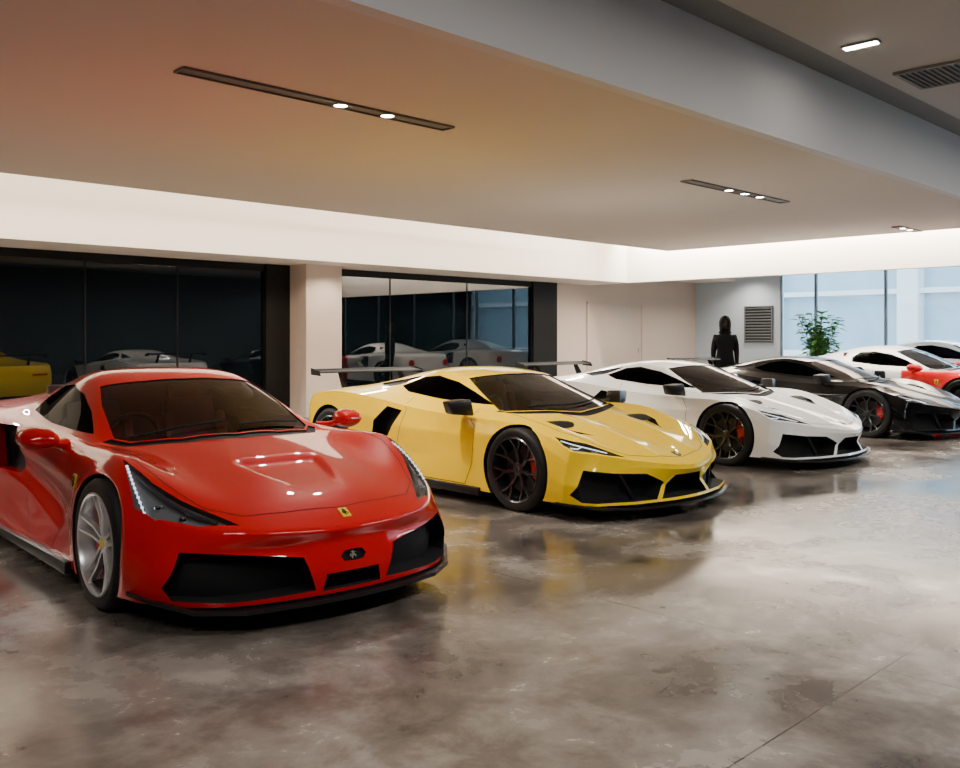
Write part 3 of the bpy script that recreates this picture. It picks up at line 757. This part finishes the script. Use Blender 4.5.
def dark_bay(xs):
    global wi
    for a, b_ in zip(xs[:-1], xs[1:]):
        fr = MB()
        fr.bounds(a, a + .012, Y1 - .0, Y1 + .06, 0, 2.62).bounds(b_ - .012, b_, Y1 - .0, Y1 + .06, 0, 2.62)
        fr.bounds(a, b_, Y1 - .02, Y1 + .06, 2.62, 2.75).bounds(a, b_, Y1 - .02, Y1 + .06, 0, .06)
        f = fr.obj('window_%d' % wi, M['frame'], smooth=False, label='dark reflective full-height glass panel in black frame', category='window', kind='structure')
        MB().bounds(a + .012, b_ - .012, Y1 + .01, Y1 + .03, .06, 2.62).obj('window_pane', M['dglass'], f, smooth=False); wi += 1
dark_bay([X0, -2.2, .5, 3.2, 5.82, 7.35, 9.0]); dark_bay([10.45, 11.93, 14.1, 16.2])
st('trim_6', 9.0, 9.5, Y1 - .08, Y1 + .08, 0, 2.75, M['frame'], 'wide black frame post beside the pillar', 'trim')
st('trim_8', 10.28, 10.45, Y1 - .08, Y1 + .08, 0, 2.75, M['frame'], 'black frame post beside the pillar', 'trim')
st('trim_9', 16.2, 17.05, Y1 - .08, Y1 + .08, 0, 2.75, M['frame'], 'wide black frame panel at the end of the glass', 'trim')
d = MB().bounds(18.3, 20.6, Y1 - .03, Y1 - .005, .01, 2.3).obj('door_1', M['door'], bevel=.003, label='flush beige door in the plaster wall', category='door', kind='structure')
MB().bounds(18.27, 18.3, Y1 - .05, Y1, 0, 2.33).bounds(20.6, 20.63, Y1 - .05, Y1, 0, 2.33).bounds(18.27, 20.63, Y1 - .05, Y1, 2.3, 2.33).obj('door_frame', M['wallm'], d, smooth=False)
MB().tube([(20.4, Y1 - .07, 1.0), (20.4, Y1 - .07, 1.15)], .012).obj('handle', M['chrome'], d)
lv = MB(); lv.bounds(X1 - .05, X1, 12.08, 12.92, 2.27, 2.30).bounds(X1 - .05, X1, 12.08, 12.92, 1.28, 1.31).bounds(X1 - .05, X1, 12.08, 12.11, 1.31, 2.27).bounds(X1 - .05, X1, 12.89, 12.92, 1.31, 2.27)
lo = lv.obj('wall_louver', M['wframe'], smooth=False, label='rectangular ventilation louver set in the pale wall', category='vent')
q = MB().bounds(X1 - .012, X1 - .002, 12.11, 12.89, 1.31, 2.27); q.obj('louver_back', M['dark'], lo, smooth=False)
q = MB()
for j in range(12): q.box((X1 - .03, 12.5, 1.35 + j * .08), (.035, .78, .008), Matrix.Rotation(.8, 3, 'Y'))
q.obj('louver_slats', M['slat'], lo, smooth=False)
ys = [11.87, 10.9, 9.1, 7.3, 5.5, 4.3]
ys2 = [4.3, 2.1, -.1, -2.3, -4.5, -7]
for seq, top in ((ys, 3.4), (ys2, 4.05)):
    for a, b_ in zip(seq[:-1], seq[1:]):
        fr = MB(); fr.bounds(X1 + .02, X1 + .12, b_, b_ + .03, 0, top).bounds(X1 + .02, X1 + .12, a - .03, a, 0, top).bounds(X1 + .02, X1 + .12, b_ + .03, a - .03, 0, .1).bounds(X1 + .02, X1 + .12, b_ + .03, a - .03, top - .06, top)
        f = fr.obj('window_%d' % wi, M['wframe'], smooth=False, label='tall clear glass window with slim grey frame', category='window', kind='structure')
        MB().bounds(X1 + .06, X1 + .07, b_ + .03, a - .03, .1, top - .06).obj('window_pane', M['wglass'], f, smooth=False); wi += 1

M['spot'] = pm('lamp_glow', (1, .95, .88), .4, emit=(1, .93, .82), es=60)
M['metalslot'] = pm('slot_metal', (.16, .14, .12), .4, metal=.4)
def light(kind, loc, power, col, rot=(0, 0, 0), **kw):
    l = bpy.data.lights.new(kind.lower() + '_lamp', kind); l.energy = power; l.color = col
    for k, v in kw.items(): setattr(l, k, v)
    o = bpy.data.objects.new(kind.lower() + '_lamp', l); o.location = loc; o.rotation_euler = rot; C.objects.link(o); return o
def track(x0, x1, y, spots):
    t = MB().bounds(x0, x1, y - .08, y - .065, 3.30, 3.32).bounds(x0, x1, y + .065, y + .08, 3.30, 3.32).bounds(x0, x0 + .015, y - .065, y + .065, 3.30, 3.32).bounds(x1 - .015, x1, y - .065, y + .065, 3.30, 3.32).bounds(x0 + .015, x1 - .015, y - .065, y + .065, 3.312, 3.3195)
    o = t.obj('recessed_light_track', M['metalslot'], smooth=False, label='long recessed metal ceiling slot with small downlights', category='ceiling light', group='recessed ceiling light slots')
    for x in spots:
        MB().lathe([(3.306, .001), (3.306, .055)], 24, 'z', o=(x, y, 0)).obj('downlight_bulb', M['spot'], o)
        MB().lathe([(3.311, .055), (3.300, .057), (3.300, .062), (3.311, .064)], 24, 'z', o=(x, y, 0)).obj('downlight_ring', M['metalslot'], o)
        light('SPOT', (x, y, 3.28), 230, (1, .89, .76), spot_size=2.2, spot_blend=.8, shadow_soft_size=.05)
track(3.1, 5.7, 6.1, (4.5, 4.99)); track(9.6, 12.1, 6.1, (10.6, 11.0, 11.4)); track(16.1, 17.1, 6.1, (16.4, 16.7))
o = MB().bounds(8.19, 8.29, 3.27, 3.59, 4.03, 4.05).obj('linear_ceiling_light', M['wframe'], smooth=False, label='short white linear ceiling light', category='ceiling light')
MB().bounds(8.205, 8.275, 3.285, 3.575, 4.022, 4.03).obj('diffuser', M['spot'], o, smooth=False)
v = MB().bounds(9.36, 9.40, 2.8, 3.58, 4.02, 4.05).bounds(10.08, 10.12, 2.8, 3.58, 4.02, 4.05).bounds(9.40, 10.08, 2.8, 2.84, 4.02, 4.05).bounds(9.40, 10.08, 3.54, 3.58, 4.02, 4.05).obj('air_vent', M['gap'], smooth=False, label='slatted square air vent in the high ceiling', category='vent')
q = MB()
for j in range(12): q.bounds(9.40, 10.08, 2.87 + j * .056, 2.884 + j * .056, 4.02, 4.04)
q.obj('vent_slats', M['gap'], v, smooth=False)
MB().bounds(9.40, 10.08, 2.84, 3.54, 4.043, 4.049).obj('vent_back', M['dark'], v, smooth=False)

for x in (-1, 3, 7, 11, 15, 19):
    light('AREA', (x, 1.0, 3.98), 120, (1, .95, .89), shape='RECTANGLE', size=2.4, size_y=.3)  # unseen key lights without fixtures, added to light the cars from the front
for x in (19.3, 21, 22.6): light('SPOT', (x, 12.6, 3.26), 170, (1, .87, .72), spot_size=2.4, spot_blend=.8, shadow_soft_size=.08)
for x in (6.5, 9.9, 13.6): light('SPOT', (x, 13.45, 2.72), 45, (1, .87, .72), spot_size=2.4, spot_blend=.8, shadow_soft_size=.05)
light('AREA', (6.2, 11.28, 3.60), 2100, (1, .88, .73), (math.radians(84), 0, math.pi), shape='RECTANGLE', size=21.5, size_y=.1)
light('AREA', (6.2, 12.75, 4.0), 1500, (1, .92, .81), (math.radians(58), 0, math.pi), shape='RECTANGLE', size=21.5, size_y=.08)
light('AREA', (17.08, 8.0, 3.60), 750, (1, .90, .77), (math.radians(84), 0, math.radians(90)), shape='RECTANGLE', size=7, size_y=.1)
light('AREA', (17.75, 8.7, 4.0), 600, (1, .93, .83), (math.radians(58), 0, math.radians(-90)), shape='RECTANGLE', size=8.5, size_y=.08)
light('AREA', (26.0, 1.0, 5.6), 3600, (.75, .88, 1), (0, math.radians(62), 0), shape='RECTANGLE', size=2.5, size_y=18)

# ---------------------------------------------------------------- outside
M['pave'] = pm('pavement', (.55, .56, .58), .8, noise=.1, ns=2)
M['fac'] = pm('pale_facade', (.74, .80, .84), .6, noise=.04, ns=1)
M['facglass'] = pm('facade_glass', (.34, .50, .60), .1, noise=.25, ns=.6)
MB().bounds(23.6, 90, -60, 60, -.4, -.02).obj('pavement', M['pave'], smooth=False, label='light grey paved forecourt outside the windows', category='pavement')
b_ = MB()
b_.bounds(38, 46, -30, 40, -.02, .9).bounds(38, 46, -30, 40, 3.2, 3.4).bounds(38, 46, -30, 40, 7, 12)
for j in range(12): b_.bounds(37.8, 38.6, -28.5 + j * 6, -27.7 + j * 6, -.02, 7.2)
bo = b_.obj('office_building', M['fac'], smooth=False, label='pale low office building with banded windows', category='building')
MB().bounds(38.5, 45.5, -29.9, 39.9, .9, 3.2).bounds(38.5, 45.5, -29.9, 39.9, 3.4, 7).obj('window_band', M['facglass'], bo, smooth=False)
w = bpy.data.worlds.new('sky'); bpy.context.scene.world = w; w.use_nodes = True
bg = w.node_tree.nodes['Background']; bg.inputs[0].default_value = (.78, .89, 1, 1); bg.inputs[1].default_value = 5.0

# ---------------------------------------------------------------- plant
M['leaf'] = pm('leaf_green', (.12, .34, .07), .5, noise=.4, ns=6)
M['pot'] = pm('grey_pot', (.3, .3, .3), .6, noise=.1)
M['bark'] = pm('plant_stem', (.12, .08, .04), .8, noise=.2)
px, py = 22.0, 10.2
p = bpy.data.objects.new('potted_plant', None); C.objects.link(p); p.location = (px, py, 0); p['label'] = 'leafy green indoor plant in a grey pot'; p['category'] = 'plant'
MB().lathe([(0, .001), (0, .2), (.45, .27), (.47, .27), (.47, .24), (.42, .23), (.42, .001)], 32, 'z').obj('pot', M['pot'], p)
sm_ = MB(); lf = MB()
for s_ in range(20):
    a = s_ * 2.4 + random.uniform(-.3, .3); r = random.uniform(.12, .50); h = random.uniform(1.3, 2.15)
    pts = [(0.03 * math.cos(a), .03 * math.sin(a), .42), (.35 * r * math.cos(a), .35 * r * math.sin(a), h * .6), (r * math.cos(a), r * math.sin(a), h)]
    sm_.tube(pts, [.014, .01, .005], 6)
    for j in range(26):
        t = .4 + .6 * j / 25; base = Vector(pts[1]).lerp(Vector(pts[2]), (t - .4) / .6)
        da = random.uniform(0, 6.28); dr = Vector((math.cos(da), math.sin(da), random.uniform(-.3, .6))).normalized(); L_ = random.uniform(.18, .32)
        sd_ = dr.cross(Vector((0, 0, 1))).normalized() * L_ * .26; nn = Vector((0, 0, -.03))
        lf.add([base, base + dr * L_ * .4 + sd_, base + dr * L_ + nn * 2, base + dr * L_ * .4 - sd_], [[0, 1, 2, 3]])
sm_.obj('plant_stems', M['bark'], p); lf.obj('foliage', M['leaf'], p, smooth=False)

# ---------------------------------------------------------------- person
M['cloth'] = pm('black_cloth', (.008, .008, .009), .9, noise=.2, ns=30, spec=.1)
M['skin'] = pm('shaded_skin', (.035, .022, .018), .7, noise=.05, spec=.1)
def skinobj(name, verts, edges, root, mat, parent=None, sub=2, **kw):
    me = bpy.data.meshes.new(name); me.from_pydata([v[0] for v in verts], edges, []); me.materials.append(mat)
    o = addobj(name, me, parent, **kw)
    md = o.modifiers.new('skin', 'SKIN'); md.use_smooth_shade = True
    sk = me.skin_vertices[0].data if me.skin_vertices else None
    if sk is None:
        bpy.context.view_layer.objects.active = o; bpy.ops.mesh.customdata_skin_add(); sk = me.skin_vertices[0].data
    for i, v in enumerate(verts):
        sk[i].radius = v[1] if isinstance(v[1], tuple) else (v[1], v[1]); sk[i].use_root = (i == root)
    m2 = o.modifiers.new('sub', 'SUBSURF'); m2.levels = sub; m2.render_levels = sub
    return o
V = []; E = []
def av(c, r, p=None):
    V.append((c, r)); i = len(V) - 1
    if p is not None: E.append((p, i))
    return i
pel = av((0, 0, .98), .165); sp1 = av((0, 0, 1.16), .155, pel); ch = av((0, 0, 1.36), .17, sp1); nk0 = av((0, .0, 1.50), .12, ch)
nk = av((0, -.01, 1.59), .075, nk0); h1 = av((0, -.02, 1.67), .09, nk); h2 = av((0, -.02, 1.76), .10, h1); h3 = av((0, -.01, 1.85), .065, h2)
for sg in (-1, 1):
    hp = av((sg * .11, 0, .88), .11, pel); kn = av((sg * .12, -.02, .52), .075, hp); ca = av((sg * .125, .0, .36), .068, kn); an = av((sg * .13, .01, .09), .045, ca)
    hl = av((sg * .13, -.06, .05), (.045, .04), an); av((sg * .14, -.19, .04), (.045, .028), hl)
    sh = av((sg * .18, 0, 1.45), .09, ch); el = av((sg * .225, .02, 1.16), .055, sh); wr = av((sg * .225, -.06, .92), .038, el); pa = av((sg * .225, -.08, .84), (.022, .038), wr)
    for f, (dy, ln) in enumerate(((-.035, .075), (-.012, .085), (.012, .08), (.033, .06))):
        k = av((sg * .225, -.09 + dy, .80), .0095, pa); k2 = av((sg * .223, -.095 + dy, .80 - ln * .5), .009, k); av((sg * .217, -.09 + dy, .80 - ln), .008, k2)
    t1 = av((sg * .22, -.125, .84), .011, pa); av((sg * .217, -.145, .80), .009, t1)
per = skinobj('person', V, E, 0, M['cloth'], label='person standing in a black hooded jacket, arms hanging', category='person')
per.location = (16.15, 9.38, 0); per.rotation_euler = (0, 0, -1.0); per.scale = (.98, .98, .98)
rings = [(1.54, .13, .12, .01), (1.59, .11, .13, .01), (1.64, .112, .14, .005), (1.70, .118, .147, .003), (1.78, .116, .15, .0), (1.86, .085, .115, .01), (1.90, .03, .035, .02)]
n = 20; vv = []; ff = []
for (z, rx, ry, oy) in rings:
    for j in range(n):
        a = -math.pi / 2 + .45 + (2 * math.pi - .9) * j / (n - 1); vv.append((rx * math.cos(a), oy + ry * math.sin(a), z))
for i in range(len(rings) - 1):
    for j in range(n - 1): ff.append([i * n + j, i * n + j + 1, (i + 1) * n + j + 1, (i + 1) * n + j])
me = mesh('hood', vv, ff, M['cloth'], True); ho = addobj('hood', me, per)
md = ho.modifiers.new('s', 'SOLIDIFY'); md.thickness = .012
fc = MB(); fc.lathe([(-.10, .001), (-.085, .045), (-.04, .07), (0.03, .075), (.08, .05), (.1, .001)], 20, 'z')
fc.V = [Vector((v.x, v.y * 1.05 - .06, v.z + 1.72)) for v in fc.V]
fc.add([(-.012, -.13, 1.70), (.012, -.13, 1.70), (0, -.16, 1.695), (0, -.127, 1.75)], [[0, 1, 2], [1, 3, 2], [3, 0, 2]])
fo = fc.obj('face', M['skin'], per)
for sg in (-1, 1): MB().lathe([(-.008, .001), (0, .012), (.008, .001)], 12, 'z', o=(sg * .028, -.13, 1.745)).obj('eye', M['matte'], fo)
MB().box((0, -.129, 1.665), (.045, .01, .008)).obj('mouth', M['matte'], fo)

# ---------------------------------------------------------------- camera
cd = bpy.data.cameras.new('camera'); cam = bpy.data.objects.new('camera', cd); C.objects.link(cam)
cd.sensor_width = 36; cd.sensor_fit = 'HORIZONTAL'; cd.lens = 36 * 924 / 960; cd.shift_y = -46 / 960; cd.clip_start = .05; cd.clip_end = 300
cam.location = (0, 0, 1.42); cam.rotation_euler = (math.radians(90), 0, math.radians(-45))
bpy.context.scene.camera = cam
